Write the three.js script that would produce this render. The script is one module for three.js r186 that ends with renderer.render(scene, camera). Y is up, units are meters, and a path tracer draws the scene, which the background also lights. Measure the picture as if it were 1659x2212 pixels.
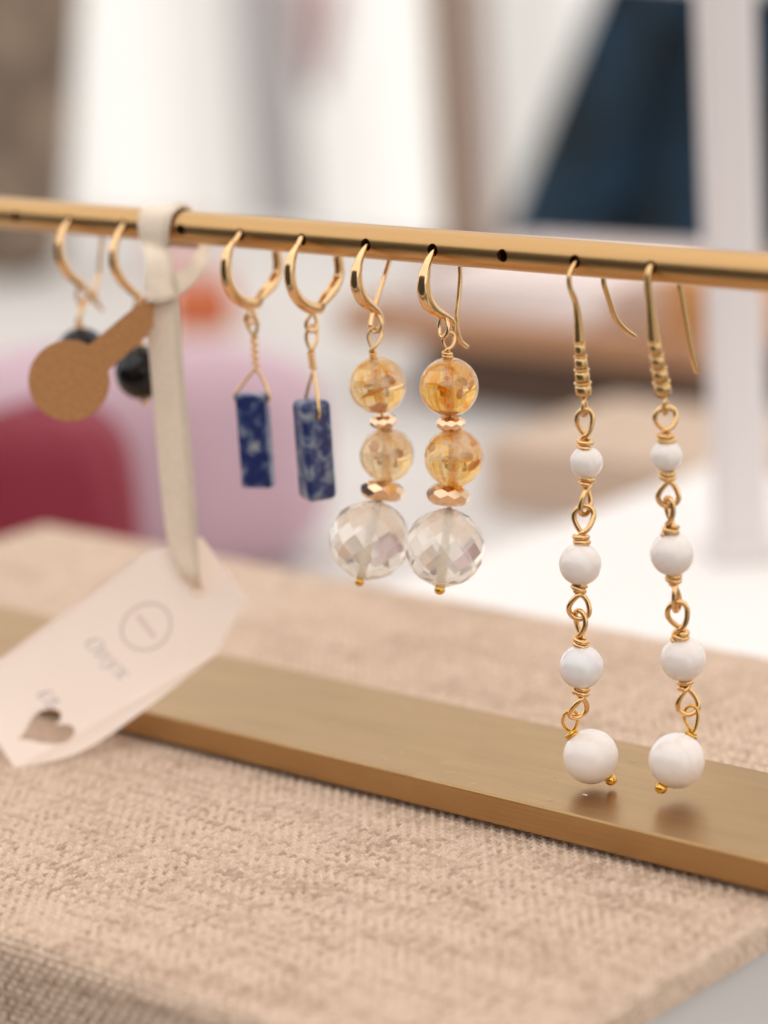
import * as THREE from 'three';
import { ImprovedNoise } from 'three/addons/math/ImprovedNoise.js';
import { mergeGeometries, mergeVertices } from 'three/addons/utils/BufferGeometryUtils.js';
import { ConvexGeometry } from 'three/addons/geometries/ConvexGeometry.js';
import { RoundedBoxGeometry } from 'three/addons/geometries/RoundedBoxGeometry.js';
import { Brush, Evaluator, SUBTRACTION } from 'three-bvh-csg';

// ---------------------------------------------------------------- camera, light, sky, exposure
const scene = new THREE.Scene();
const FOCAL = 6106.33, CX = 829.5, CY = 1106;                 // lens in units of a 1659 x 2212 picture
const camera = new THREE.PerspectiveCamera(2 * Math.atan(CY / FOCAL) * 180 / Math.PI, 0.75, 0.02, 200);
camera.position.set(0.22535932, 0.05644846, 0.26026127);
camera.rotation.set(-0.2543879, 0.7411957, -0.0656194, 'YXZ');
camera.focus = 0.345;
camera.userData.fStop = 10.0;
camera.updateMatrixWorld(true);
const EXPOSURE = 1.76;

{
  const W = 128, H = 64, d = new Float32Array(W * H * 4);
  for (let j = 0; j < H; j++) for (let i = 0; i < W; i++) {
    const e = ((j + 0.5) / H - 0.5) * Math.PI, up = Math.max(0, Math.sin(e)), o = (j * W + i) * 4, b = 0.62 + 0.25 * (1 - up);
    d[o] = b * 1.0; d[o + 1] = b * 0.98; d[o + 2] = b * 0.96; d[o + 3] = 1;
  }
  const t = new THREE.DataTexture(d, W, H, THREE.RGBAFormat, THREE.FloatType);
  t.mapping = THREE.EquirectangularReflectionMapping; t.magFilter = THREE.LinearFilter; t.needsUpdate = true;
  scene.background = t; scene.environment = t;
}
const sun = new THREE.DirectionalLight(new THREE.Color().setRGB(1, 0.96, 0.92), 4.2);
sun.position.set(-0.328, 1.696, 1.006); sun.castShadow = true; sun.shadow.radius = 3;
Object.assign(sun.shadow.camera, { left: -4, right: 4, top: 4, bottom: -4, near: 0.1, far: 12 });
sun.position.multiplyScalar(3);
scene.add(sun, sun.target);

// ---------------------------------------------------------------- helpers (all lengths below in millimetres)
const V = (x, y, z) => new THREE.Vector3(x, y, z);
const camPos = camera.position.clone().multiplyScalar(1000);
const RIGHT = V(1, 0, 0).applyQuaternion(camera.quaternion), UP = V(0, 1, 0).applyQuaternion(camera.quaternion), BACK = V(0, 0, 1).applyQuaternion(camera.quaternion);
const YAW = 0.7411957;
const depthOf = (p) => -p.clone().sub(camPos).dot(BACK);
const kOf = (p) => depthOf(p) / FOCAL;                        // millimetres per picture unit at a point
// a measured picture position on a plane of the place (X, Y, Z) or at a distance D
function at(px, py, s) {
  const d = RIGHT.clone().multiplyScalar((px - CX) / FOCAL).addScaledVector(UP, -(py - CY) / FOCAL).sub(BACK);
  let t;
  if (s.X !== undefined) t = (s.X - camPos.x) / d.x; else if (s.Y !== undefined) t = (s.Y - camPos.y) / d.y; else if (s.Z !== undefined) t = (s.Z - camPos.z) / d.z; else t = s.D;
  return camPos.clone().addScaledVector(d, t);
}
const NO = new ImprovedNoise();
const fbm = (x, y, z, n = 4) => { let s = 0, a = 0.5, f = 1; for (let i = 0; i < n; i++, a *= 0.5, f *= 2.03) s += a * NO.noise(x * f + 7.3 * i, y * f + 3.1 * i, z * f + 1.7 * i); return s; };
let seed = 12345;
const rnd = () => { seed = (seed * 1664525 + 1013904223) >>> 0; return seed / 4294967296; };
const clamp = THREE.MathUtils.clamp, lerp = THREE.MathUtils.lerp, sstep = THREE.MathUtils.smoothstep;

const used = new Map();
const numbered = (n) => { const k = used.get(n) ?? 0; used.set(n, k + 1); return k ? n + '_' + String(k).padStart(3, '0') : n; };
function tag(o, label, category, group) { o.userData.label = label; if (category) o.userData.category = category; if (group) o.userData.group = group; return o; }
function thing(name, label, category, base, group) {
  const g = new THREE.Group(); g.name = numbered(name); g.position.copy(base).multiplyScalar(0.001); g.userData.base = base.clone();
  tag(g, label, category, group); scene.add(g); return g;
}
const shade = (m) => { m.castShadow = true; m.receiveShadow = true; return m; };
function part(name, geo, mat, parent, label) {                 // geometry in place, in millimetres
  const b = parent.userData.base ?? V(0, 0, 0);
  geo.translate(-b.x, -b.y, -b.z); geo.scale(0.001, 0.001, 0.001);
  const m = shade(new THREE.Mesh(geo, mat)); m.name = name; m.userData.base = b.clone(); if (label) m.userData.label = label;
  parent.add(m); return m;
}
function local(name, geo, mat, parent) { geo.scale(0.001, 0.001, 0.001); const m = shade(new THREE.Mesh(geo, mat)); m.name = name; m.userData.base = V(0, 0, 0); parent.add(m); return m; }
function struct(name, geo, mat, label) { geo.scale(0.001, 0.001, 0.001); const m = shade(new THREE.Mesh(geo, mat)); m.name = name; m.userData.kind = 'structure'; m.userData.label = label; scene.add(m); return m; }
const merge = (a) => mergeGeometries(a.map((g) => { const n = g.index ? g.toNonIndexed() : g; for (const k of Object.keys(n.attributes)) if (!['position', 'normal', 'uv'].includes(k)) n.deleteAttribute(k); return n; }));

function grid(nu, nv, f, closeU = false) {                     // f(u, v) -> Vector3, uv in 0..1
  const p = [], uv = [], ix = [];
  for (let j = 0; j <= nv; j++) for (let i = 0; i <= nu; i++) { const q = f(i / nu, j / nv); p.push(q.x, q.y, q.z); uv.push(i / nu, j / nv); }
  for (let j = 0; j < nv; j++) for (let i = 0; i < nu; i++) { const a = j * (nu + 1) + i, b = a + 1, c = a + nu + 1, d = c + 1; ix.push(a, b, d, a, d, c); }
  const g = new THREE.BufferGeometry();
  g.setAttribute('position', new THREE.Float32BufferAttribute(p, 3)); g.setAttribute('uv', new THREE.Float32BufferAttribute(uv, 2)); g.setIndex(ix); g.computeVertexNormals();
  return g;
}
// wire of varying thickness through points; radii one number or one per point
function wire(pts, radii, { closed = false, seg = 0, radial = 14, flat = 1, flatDir = null } = {}) {
  const curve = new THREE.CatmullRomCurve3(pts, closed, 'centripetal'), n = seg || Math.max(10, pts.length * 9), R = Array.isArray(radii) ? radii : null;
  const P = [], T = [];
  for (let i = 0; i <= n; i++) { P.push(curve.getPoint(i / n)); T.push(curve.getTangent(i / n).normalize()); }
  const rad = (u) => { if (!R) return radii; const x = u * (closed ? R.length : R.length - 1), i = Math.floor(x), a = R[i % R.length], b = R[Math.min(i + 1, closed ? 1e9 : R.length - 1) % R.length]; const f = x - i, s = f * f * (3 - 2 * f); return a + (b - a) * s; };
  let N = V(0.3, 1, 0.2).cross(T[0]).normalize();
  const pos = [], nor = [], uv = [], ix = [];
  for (let i = 0; i <= n; i++) {
    N.addScaledVector(T[i], -N.dot(T[i])).normalize();
    let A = N.clone(), B = T[i].clone().cross(N);
    if (flatDir) { B = flatDir.clone().addScaledVector(T[i], -flatDir.dot(T[i])).normalize(); A = B.clone().cross(T[i]); }
    const r = rad(i / n);
    for (let k = 0; k <= radial; k++) {
      const a = (k / radial) * Math.PI * 2, c = Math.cos(a), s = Math.sin(a);
      const q = P[i].clone().addScaledVector(A, c * r).addScaledVector(B, s * r * flat), m = A.clone().multiplyScalar(c * flat).addScaledVector(B, s).normalize();
      pos.push(q.x, q.y, q.z); nor.push(m.x, m.y, m.z); uv.push(i / n, k / radial);
    }
  }
  for (let i = 0; i < n; i++) for (let k = 0; k < radial; k++) { const a = i * (radial + 1) + k, b = a + 1, c = a + radial + 1, d = c + 1; ix.push(a, b, d, a, d, c); }
  const g = new THREE.BufferGeometry();
  g.setAttribute('position', new THREE.Float32BufferAttribute(pos, 3)); g.setAttribute('normal', new THREE.Float32BufferAttribute(nor, 3)); g.setAttribute('uv', new THREE.Float32BufferAttribute(uv, 2)); g.setIndex(ix);
  if (closed) return g;
  const caps = [g];
  for (const [i, r] of [[0, rad(0)], [n, rad(1)]]) { const s = new THREE.SphereGeometry(r * 0.999, radial, 8); s.translate(P[i].x, P[i].y, P[i].z); caps.push(s); }
  return merge(caps);
}
const basisAt = (c) => { const k = kOf(c); return (u, v, w = 0) => c.clone().addScaledVector(RIGHT, u * k).addScaledVector(UP, -v * k).addScaledVector(BACK, w * k); };
// an axis frame: y down the axis, x across turned by phi from facing the camera
function axisFrame(a, b, phi) {
  const Y = b.clone().sub(a).normalize(), X0 = RIGHT.clone().addScaledVector(Y, -RIGHT.dot(Y)).normalize(), Z0 = X0.clone().cross(Y).normalize();
  const X = X0.clone().multiplyScalar(Math.cos(phi)).addScaledVector(Z0, Math.sin(phi)), Z = X.clone().cross(Y);
  return (x, y, z = 0) => a.clone().addScaledVector(Y, y).addScaledVector(X, x).addScaledVector(Z, z);
}
// wrapped wire loop: tail start at a (neck), eye reaching down to b
function eye(a, b, width, r, phi, wob = 0.25) {
  const f = axisFrame(a, b, phi), L = a.distanceTo(b), pts = [];
  pts.push(f(-0.12 * width, -0.06 * L, 0.5 * r));
  for (let i = 0; i <= 16; i++) {
    const t = (i / 16) * Math.PI * 2, pin = Math.pow(Math.sin(t / 2), 0.55);
    pts.push(f(0.5 * width * Math.sin(t) * pin * (1 + 0.06 * Math.sin(3 * t + phi * 5)), L * (0.53 - 0.47 * Math.cos(t)), (i / 16 - 0.5) * -2.0 * r + wob * r * Math.sin(2 * t + phi)));
  }
  pts.push(f(0.12 * width, -0.06 * L, -0.5 * r));
  return wire(pts, r, { seg: 90 });
}
function coil(c, axis, R, r, turns, pitch, phase = 0) {
  const f = axisFrame(c, c.clone().add(axis), phase), pts = [], n = Math.ceil(turns * 12);
  for (let i = 0; i <= n; i++) { const u = i / n, a = u * turns * Math.PI * 2, rr = R * (u > 0.93 ? 1.18 : 1); pts.push(f(Math.cos(a) * rr, (u - 0.5) * turns * pitch, Math.sin(a) * rr)); }
  return wire(pts, r, { seg: n * 3 });
}
// polyhedron cut by planes (unit normal, distance)
function cut(planes) {
  const duals = planes.map(([n, d]) => n.clone().divideScalar(d)), hull = new ConvexGeometry(duals), q = hull.attributes.position, faces = duals.map(() => []);
  const idx = (p) => { let b = 0, bd = 1e9; duals.forEach((d, i) => { const e = d.distanceToSquared(p); if (e < bd) { bd = e; b = i; } }); return b; };
  for (let i = 0; i < q.count; i += 3) {
    const t = [0, 1, 2].map((k) => idx(V().fromBufferAttribute(q, i + k))), [A, B, C] = t.map((k) => planes[k]);
    const m = new THREE.Matrix3().set(A[0].x, A[0].y, A[0].z, B[0].x, B[0].y, B[0].z, C[0].x, C[0].y, C[0].z);
    if (Math.abs(m.determinant()) < 1e-9) continue;
    const v = V(A[1], B[1], C[1]).applyMatrix3(m.invert()); t.forEach((k) => faces[k].push(v));
  }
  const pos = [], nor = [], uv = [];
  planes.forEach(([n], i) => {
    const f = faces[i]; if (f.length < 3) return;
    const c = f.reduce((s, v) => s.add(v), V(0, 0, 0)).divideScalar(f.length), x = f[0].clone().sub(c).normalize(), y = n.clone().cross(x);
    f.sort((a, b) => Math.atan2(a.clone().sub(c).dot(y), a.clone().sub(c).dot(x)) - Math.atan2(b.clone().sub(c).dot(y), b.clone().sub(c).dot(x)));
    for (let k = 1; k + 1 < f.length; k++) { const tri = [f[0], f[k], f[k + 1]]; if (tri[1].clone().sub(tri[0]).cross(tri[2].clone().sub(tri[0])).length() < 1e-7) continue; tri.forEach((v) => { pos.push(v.x, v.y, v.z); nor.push(n.x, n.y, n.z); uv.push(0, 0); }); }
  });
  const g = new THREE.BufferGeometry();
  g.setAttribute('position', new THREE.Float32BufferAttribute(pos, 3)); g.setAttribute('normal', new THREE.Float32BufferAttribute(nor, 3)); g.setAttribute('uv', new THREE.Float32BufferAttribute(uv, 2));
  return g;
}
const sph = (lat, lon) => V(Math.cos(lat) * Math.cos(lon), Math.sin(lat), Math.cos(lat) * Math.sin(lon));
function orient(g, axis, c, spin = 0) { g.rotateY(spin); g.applyQuaternion(new THREE.Quaternion().setFromUnitVectors(V(0, 1, 0), axis.clone().normalize())); g.translate(c.x, c.y, c.z); return g; }
function drilled(r, h, seg = 64) {                              // ball with a hole along y
  const a = Math.asin(h / r), o = new THREE.SphereGeometry(r, seg, seg / 2, 0, Math.PI * 2, a, Math.PI - 2 * a), len = 2 * r * Math.cos(a);
  const t = new THREE.CylinderGeometry(h, h, len, seg, 1, true).toNonIndexed(), n = t.attributes.normal, p = t.attributes.position;
  for (let i = 0; i < n.count; i++) n.setXYZ(i, -n.getX(i), -n.getY(i), -n.getZ(i));
  for (let i = 0; i < p.count; i += 3) for (const A of [p, n, t.attributes.uv]) { const s = A.itemSize; for (let c = 0; c < s; c++) { const k = A.array[(i + 1) * s + c]; A.array[(i + 1) * s + c] = A.array[(i + 2) * s + c]; A.array[(i + 2) * s + c] = k; } }
  return merge([o, t]);
}
// ribbon or band: centre points, width vectors (half), thickness
function strip(pts, half, th, n = 60) {
  const c = new THREE.CatmullRomCurve3(pts, false, 'centripetal'), hc = new THREE.CatmullRomCurve3(half, false, 'centripetal');
  const top = (u, v, s) => { const p = c.getPoint(v), h = hc.getPoint(v), t = c.getTangent(v), nn = h.clone().cross(t).normalize(); return p.addScaledVector(h, u * 2 - 1).addScaledVector(nn, s * th * 0.5 + 0.06 * Math.sin(u * 9 + v * 40) * 0.3); };
  const prof = [[0, 1], [0.25, 1], [0.5, 1], [0.75, 1], [1, 1], [1, -1], [0.75, -1], [0.5, -1], [0.25, -1], [0, -1], [0, 1]];
  return grid(prof.length - 1, n, (u, v) => { const q = prof[Math.round(u * (prof.length - 1))]; return top(q[0], v, q[1]); });
}
// a flat outline cut into small triangles, then laid out by a function of place
function subdivide(shape, most) {
  const tri = new THREE.ShapeGeometry(shape, 24).toNonIndexed().attributes.position, P = [];
  const split = (a, b, c, d) => { const ab = a.distanceTo(b), bc = b.distanceTo(c), ca = c.distanceTo(a), m = Math.max(ab, bc, ca); if (m < most || d > 9) { P.push(a, b, c); return; } if (m === ab) { const q = a.clone().lerp(b, 0.5); split(a, q, c, d + 1); split(q, b, c, d + 1); } else if (m === bc) { const q = b.clone().lerp(c, 0.5); split(a, b, q, d + 1); split(a, q, c, d + 1); } else { const q = c.clone().lerp(a, 0.5); split(a, b, q, d + 1); split(q, b, c, d + 1); } };
  for (let i = 0; i < tri.count; i += 3) split(V().fromBufferAttribute(tri, i), V().fromBufferAttribute(tri, i + 1), V().fromBufferAttribute(tri, i + 2), 0);
  return P;
}
function bentFace(P, place, w, flip, sx = 100, sy = 100) {
  const pos = [], uv = []; for (let i = 0; i < P.length; i += 3) for (const j of flip ? [0, 2, 1] : [0, 1, 2]) { const v = P[i + j], q = place(v.x, v.y, w); pos.push(q.x, q.y, q.z); uv.push(v.x / sx, v.y / sy); }
  const g = new THREE.BufferGeometry(); g.setAttribute('position', new THREE.Float32BufferAttribute(pos, 3)); g.setAttribute('uv', new THREE.Float32BufferAttribute(uv, 2)); const m = mergeVertices(g, 1e-5); m.computeVertexNormals(); return m;
}
function tex(w, h, f, srgb = true) {
  const d = new Uint8Array(w * h * 4);
  for (let j = 0; j < h; j++) for (let i = 0; i < w; i++) { const c = f(i / w, j / h, i, j), o = (j * w + i) * 4; d[o] = clamp(c[0] * 255, 0, 255); d[o + 1] = clamp(c[1] * 255, 0, 255); d[o + 2] = clamp(c[2] * 255, 0, 255); d[o + 3] = 255; }
  const t = new THREE.DataTexture(d, w, h); t.wrapS = t.wrapT = THREE.RepeatWrapping; t.magFilter = THREE.LinearFilter; if (srgb) t.colorSpace = THREE.SRGBColorSpace; t.needsUpdate = true; return t;
}
const rgb = (r, g, b) => new THREE.Color().setRGB(r, g, b);
const std = (c, rough, o = {}) => new THREE.MeshStandardMaterial({ color: c, roughness: rough, ...o });
const phy = (c, rough, o = {}) => new THREE.MeshPhysicalMaterial({ color: c, roughness: rough, ...o });
const two = { side: THREE.DoubleSide };

// ---------------------------------------------------------------- materials
const brushRows = Array.from({ length: 512 }, () => rnd());
const brushed = (u, v, i, j) => { const a = brushRows[j % 512], b = fbm(u * 2, v * 110, 3.1, 3) * 1.0, c = fbm(u * 9, v * 230, 9.1, 2); return clamp(0.5 + 0.22 * (a - 0.5) + 0.45 * b + 0.35 * c, 0, 1); };
const brushColor = tex(1024, 512, (u, v, i, j) => { const s = brushed(u, v, i, j), d = fbm(u * 3, v * 3, 20, 4) * 0.16, k = 0.82 + 0.18 * s + d * 0.4; return [k, k * 0.995, k * 0.985]; });
const brushBump = tex(1024, 512, (u, v, i, j) => { const s = brushed(u, v, i, j); return [s, s, s]; }, false);
const brushRough = tex(1024, 512, (u, v, i, j) => { const s = 0.75 + 0.25 * brushed(u, v, i, j) + 0.10 * fbm(u * 4, v * 4, 31, 3); return [s, s, s]; }, false);
const ribbonTex = tex(64, 512, (u, v, i, j) => { const k = 0.94 + 0.06 * (rnd() - 0.5) + 0.05 * fbm(u * 2, v * 9, 3, 3) - (u < 0.07 || (u > 0.43 && u < 0.57) || u > 0.93 ? 0.07 : 0); return [k, k, k]; });
const pearlTex = tex(256, 128, (u, v) => { const a = u * Math.PI * 2, x = Math.cos(a) * Math.sin(v * 3.14), z = Math.sin(a) * Math.sin(v * 3.14), y = Math.cos(v * 3.14), n = fbm(x * 1.6 + 4, y * 3.2, z * 1.6, 4), w = sstep(n, 0, 0.4); return [1 - 0.006 * w, 0.99 - 0.016 * w, 0.99 - 0.01 * w]; });
const kraftTex = tex(256, 256, (u, v) => { const k = 0.9 + 0.3 * fbm(u * 10, v * 26, 3, 4) + 0.12 * (rnd() - 0.5); return [k, k, k]; });
const M = {
  rod: std(rgb(0.60, 0.365, 0.16), 0.28, { metalness: 1 }),
  base: std(rgb(0.60, 0.385, 0.185), 0.36, { metalness: 1, map: brushColor, bumpMap: brushBump, bumpScale: 0.000018, roughnessMap: brushRough }),
  gold: std(rgb(0.88, 0.585, 0.31), 0.13, { metalness: 1 }),
  satin: std(rgb(0.84, 0.545, 0.255), 0.22, { metalness: 1 }),
  antique: std(rgb(0.76, 0.50, 0.235), 0.26, { metalness: 1 }),
  deep: std(rgb(0.80, 0.47, 0.10), 0.16, { metalness: 1 }),
  rose: std(rgb(0.86, 0.62, 0.42), 0.10, { metalness: 1 }),
  pearl: phy(rgb(0.93, 0.87, 0.825), 0.3, { map: pearlTex, clearcoat: 1, clearcoatRoughness: 0.07, sheen: 0.2, sheenColor: rgb(1, 0.85, 0.85) }),
  nacre: phy(rgb(0.86, 0.835, 0.83), 0.24, { clearcoat: 1, clearcoatRoughness: 0.08, iridescence: 0.8, iridescenceIOR: 1.6, iridescenceThicknessRange: [100, 380] }),
  onyx: phy(rgb(0.006, 0.006, 0.008), 0.12, { specularIntensity: 0.8 }),
  ribbon: phy(rgb(1, 0.84, 0.68), 0.85, { map: ribbonTex, sheen: 0.4, sheenColor: rgb(1, 0.95, 0.9), ...two }),
  kraft: std(rgb(0.52, 0.24, 0.088), 0.85, { map: kraftTex, ...two }),
  orangeFlake: phy(rgb(0.95, 0.42, 0.05), 0.8, { transmission: 0.6, ...two }),
  rustFlake: phy(rgb(0.85, 0.25, 0.03), 0.8, { transmission: 0.5, ...two }),
  amberFlake: phy(rgb(0.98, 0.68, 0.22), 0.8, { transmission: 0.6, ...two }),
  linen: std(rgb(0.84, 0.81, 0.79), 0.95),
};
const clothNoise = tex(512, 512, (u, v) => { const w = 0.9 + 0.06 * Math.sin(u * 512 * Math.PI / 2) * Math.sin(v * 512 * Math.PI / 2) + 0.08 * fbm(u * 6, v * 6, 4, 3); return [w, w, w]; });

// ---------------------------------------------------------------- the place: ground, tent, wall, table
{
  const g = new THREE.PlaneGeometry(60000, 60000, 1, 1).rotateX(-Math.PI / 2).translate(0, -865, 0);
  const t = tex(512, 512, (u, v) => { const k = 0.62 + 0.16 * fbm(u * 8, v * 8, 1, 5); return [k, k * 0.985, k * 0.95]; }); t.repeat.set(30, 30);
  struct('ground', g, std(rgb(0.62, 0.60, 0.57), 0.95, { map: t }), 'pale paved ground below and behind the market table');
}
{ // gazebo over the stall
  const c = V(-952, -865, -950), g = thing('gazebo', 'white market gazebo with grey metal legs, one leg showing blurred left of centre', 'gazebo', c);
  const X0 = -952, X1 = 1900, Z0 = -950, Z1 = 1250, Y = 1430, cx = (X0 + X1) / 2, cz = (Z0 + Z1) / 2;
  const roof = grid(40, 40, (u, v) => { const x = lerp(X0 - 40, X1 + 40, u), z = lerp(Z0 - 40, Z1 + 40, v), e = Math.min(1 - Math.abs(u - 0.5) * 2, 1 - Math.abs(v - 0.5) * 2); return V(x, Y + 650 * e - 60 * Math.sin(Math.PI * e), z); });
  part('canopy', roof, phy(rgb(0.86, 0.85, 0.84), 1, { transmission: 0.45, ...two }), g);
  part('added_dark_panel', grid(160, 6, (u, v) => V(lerp(X0 - 2600, X1 - 60, u), lerp(-780, 470, v), Z1 + 14 * Math.sin(u * 150))), std(rgb(0.06, 0.06, 0.065), 0.9, two), g);  // unseen dark sheet behind the camera, added to darken the rod's reflections
  const legM = std(rgb(0.29, 0.27, 0.27), 0.5, { metalness: 0 });
  for (const [x, z] of [[X0, Z0], [X1, Z0], [X0, Z1], [X1, Z1]]) part('leg', new RoundedBoxGeometry(38, 2300, 38, 2, 3).rotateY(YAW).translate(x, -865 + 1150, z), legM, g);
}
{ // bright white marquee wall beyond, in the sun
  const n = V(-0.15, 0, 0.99).normalize(), c = V(-2350, -865, -2600), g = thing('marquee_wall', 'bright white fabric tent wall filling the background above the rod', 'tent wall', c);
  const r = V(n.z, 0, -n.x), m = std(rgb(0.49, 0.485, 0.475), 0.95, two);
  for (let k = -3; k < 3; k++) {
    const panel = grid(150, 4, (u, v) => { const s = (k + u) * 1500, w = 55 * Math.sin(s / 88) + 26 * Math.sin(s / 37 + 1) + 30 * Math.sin(s / 210); return c.clone().addScaledVector(r, s).addScaledVector(n, w).add(V(0, v * 2600, 0)); });
    part('fabric_panel', panel, m, g);
  }
}

const TY = -115;                                               // table top
{
  const g = thing('market_table', 'market table under a white cloth, carrying all the display pieces', 'table', V(-500, -865, -230));
  part('tablecloth', new RoundedBoxGeometry(1290, 620, 680, 4, 14).translate(-555, TY - 310, -217), std(rgb(0.84, 0.80, 0.775), 0.95, { map: clothNoise }), g);
  for (const [x, z] of [[-1170, -530], [60, -530], [-1170, 90], [60, 90]]) part('leg', new THREE.CylinderGeometry(16, 16, 140, 16).translate(x, -795, z), std(rgb(0.3, 0.3, 0.3), 0.4, { metalness: 1 }), g);
}

// ---------------------------------------------------------------- burlap riser
const RY = -69.93, RXL = -152.5, RXR = 55, RZF = 68.6, RZB = -63.75;
const PX = 0.81, PZ = 0.94;
const profile = (t, k) => Math.sqrt(Math.max(0, 1 - t * t * k));
function weave(x, z) {                                         // height, and colour from changing yarn tones plus shade painted into the gaps
  const a = x / PX + 0.16 * NO.noise(x * 0.2, z * 0.2, 5), b = z / PZ + 0.16 * NO.noise(x * 0.2, z * 0.2, 9), i = Math.floor(a), j = Math.floor(b), u = (a - i - 0.5) * 2, v = (b - j - 0.5) * 2;
  const fi = 1 + 0.5 * NO.noise(i * 3.3, z * 0.3, 2), fj = 1 + 0.5 * NO.noise(x * 0.3, j * 3.7, 4);
  const hw = 0.25 * fi * profile(u, 1.25) + 0.2 * Math.sin(Math.PI * b) * (i & 1 ? -1 : 1) - 0.05, hf = 0.3 * fj * profile(v, 1.3) - 0.32 * Math.sin(Math.PI * a) * (j & 1 ? -1 : 1);
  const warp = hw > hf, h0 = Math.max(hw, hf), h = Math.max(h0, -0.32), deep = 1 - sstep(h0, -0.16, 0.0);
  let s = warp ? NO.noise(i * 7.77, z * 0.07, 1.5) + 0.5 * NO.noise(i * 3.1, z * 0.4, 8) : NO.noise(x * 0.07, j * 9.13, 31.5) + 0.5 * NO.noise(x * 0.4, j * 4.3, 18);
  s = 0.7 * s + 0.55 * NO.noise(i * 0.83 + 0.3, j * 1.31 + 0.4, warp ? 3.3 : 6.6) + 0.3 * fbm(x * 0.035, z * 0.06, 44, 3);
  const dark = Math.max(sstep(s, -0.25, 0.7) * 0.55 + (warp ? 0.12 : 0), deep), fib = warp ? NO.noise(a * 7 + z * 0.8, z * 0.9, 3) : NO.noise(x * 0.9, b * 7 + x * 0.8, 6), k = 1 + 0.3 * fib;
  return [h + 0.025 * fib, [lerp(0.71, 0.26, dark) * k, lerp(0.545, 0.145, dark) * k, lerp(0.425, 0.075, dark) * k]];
}
function clothSheet(xs, ss, prof) {                            // prof(s) -> [y, z, ny, nz]
  const nx = xs.length, n = ss.length, p = new Float32Array(nx * n * 3), c = new Float32Array(nx * n * 3), ix = new Uint32Array((nx - 1) * (n - 1) * 6);
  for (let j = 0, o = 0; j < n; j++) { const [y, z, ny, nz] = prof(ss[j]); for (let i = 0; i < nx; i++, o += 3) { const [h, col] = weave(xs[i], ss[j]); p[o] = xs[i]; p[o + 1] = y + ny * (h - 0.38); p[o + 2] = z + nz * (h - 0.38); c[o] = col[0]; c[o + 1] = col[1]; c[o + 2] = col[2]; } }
  for (let j = 0, o = 0; j < n - 1; j++) for (let i = 0; i < nx - 1; i++) { const a = j * nx + i, b = a + 1, d = a + nx, e = d + 1; ix[o++] = a; ix[o++] = d; ix[o++] = e; ix[o++] = a; ix[o++] = e; ix[o++] = b; }
  const g = new THREE.BufferGeometry(); g.setAttribute('position', new THREE.BufferAttribute(p, 3)); g.setAttribute('color', new THREE.BufferAttribute(c, 3)); g.setIndex(new THREE.BufferAttribute(ix, 1)); g.computeVertexNormals(); return g;
}
const steps = (...ranges) => { const o = []; for (const [a, b, d] of ranges) for (let x = a; x < b - 1e-6; x += d) o.push(x); o.push(ranges.at(-1)[1]); return o; };
{
  const g = thing('display_riser', 'beige burlap covered display block under the brass stand, filling the foreground', 'display riser', V(-48, TY, 2));
  const r = 2.2, s1 = RZF - r, arc = r * Math.PI / 2;          // s = z on the top; bends at both long edges
  const prof = (s) => {
    if (s > s1 + arc) return [RY - r - (s - s1 - arc), RZF, 0, 1];
    if (s > s1) { const a = (s - s1) / r; return [RY - r + r * Math.cos(a), s1 + r * Math.sin(a), Math.cos(a), Math.sin(a)]; }
    const b0 = RZB + r; if (s < b0) { const a = (b0 - s) / r; if (a > Math.PI / 2) return [RY - r - (b0 - s - arc), RZB, 0, -1]; return [RY - r + r * Math.cos(a), b0 - r * Math.sin(a), Math.cos(a), -Math.sin(a)]; }
    return [RY, s, 1, 0];
  };
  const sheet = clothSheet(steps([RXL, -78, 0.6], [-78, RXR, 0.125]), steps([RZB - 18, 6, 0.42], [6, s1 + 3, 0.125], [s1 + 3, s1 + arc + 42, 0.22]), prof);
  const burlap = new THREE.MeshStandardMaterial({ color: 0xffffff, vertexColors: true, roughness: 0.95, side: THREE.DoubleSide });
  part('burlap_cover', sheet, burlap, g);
  // narrow fold over the right end
  const hp = (s) => { if (s < 1.9) { const a = s / 1.2; return a > Math.PI / 2 ? [RY - 1.2 - (s - 1.2 * Math.PI / 2), RXR, 0, 1] : [RY - 1.2 + 1.2 * Math.cos(a), RXR - 1.2 + 1.2 * Math.sin(a) , Math.cos(a), Math.sin(a)]; } return [RY - 1.2 - (s - 1.2 * Math.PI / 2), RXR, 0, 1]; };
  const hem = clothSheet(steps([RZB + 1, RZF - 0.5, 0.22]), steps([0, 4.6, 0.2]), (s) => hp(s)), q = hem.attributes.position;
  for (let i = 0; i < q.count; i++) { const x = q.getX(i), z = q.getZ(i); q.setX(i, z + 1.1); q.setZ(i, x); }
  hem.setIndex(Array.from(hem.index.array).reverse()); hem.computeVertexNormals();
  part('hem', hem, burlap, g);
  part('end_panel', new RoundedBoxGeometry(RXR - RXL - 2, 43.5, RZF - RZB - 3, 2, 1).translate((RXL + RXR) / 2 + 0.4, TY + 21.75, (RZF + RZB) / 2), std(rgb(0.60, 0.57, 0.55), 0.9), g, 'plain grey end of the block below the fabric fold');
}

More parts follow.
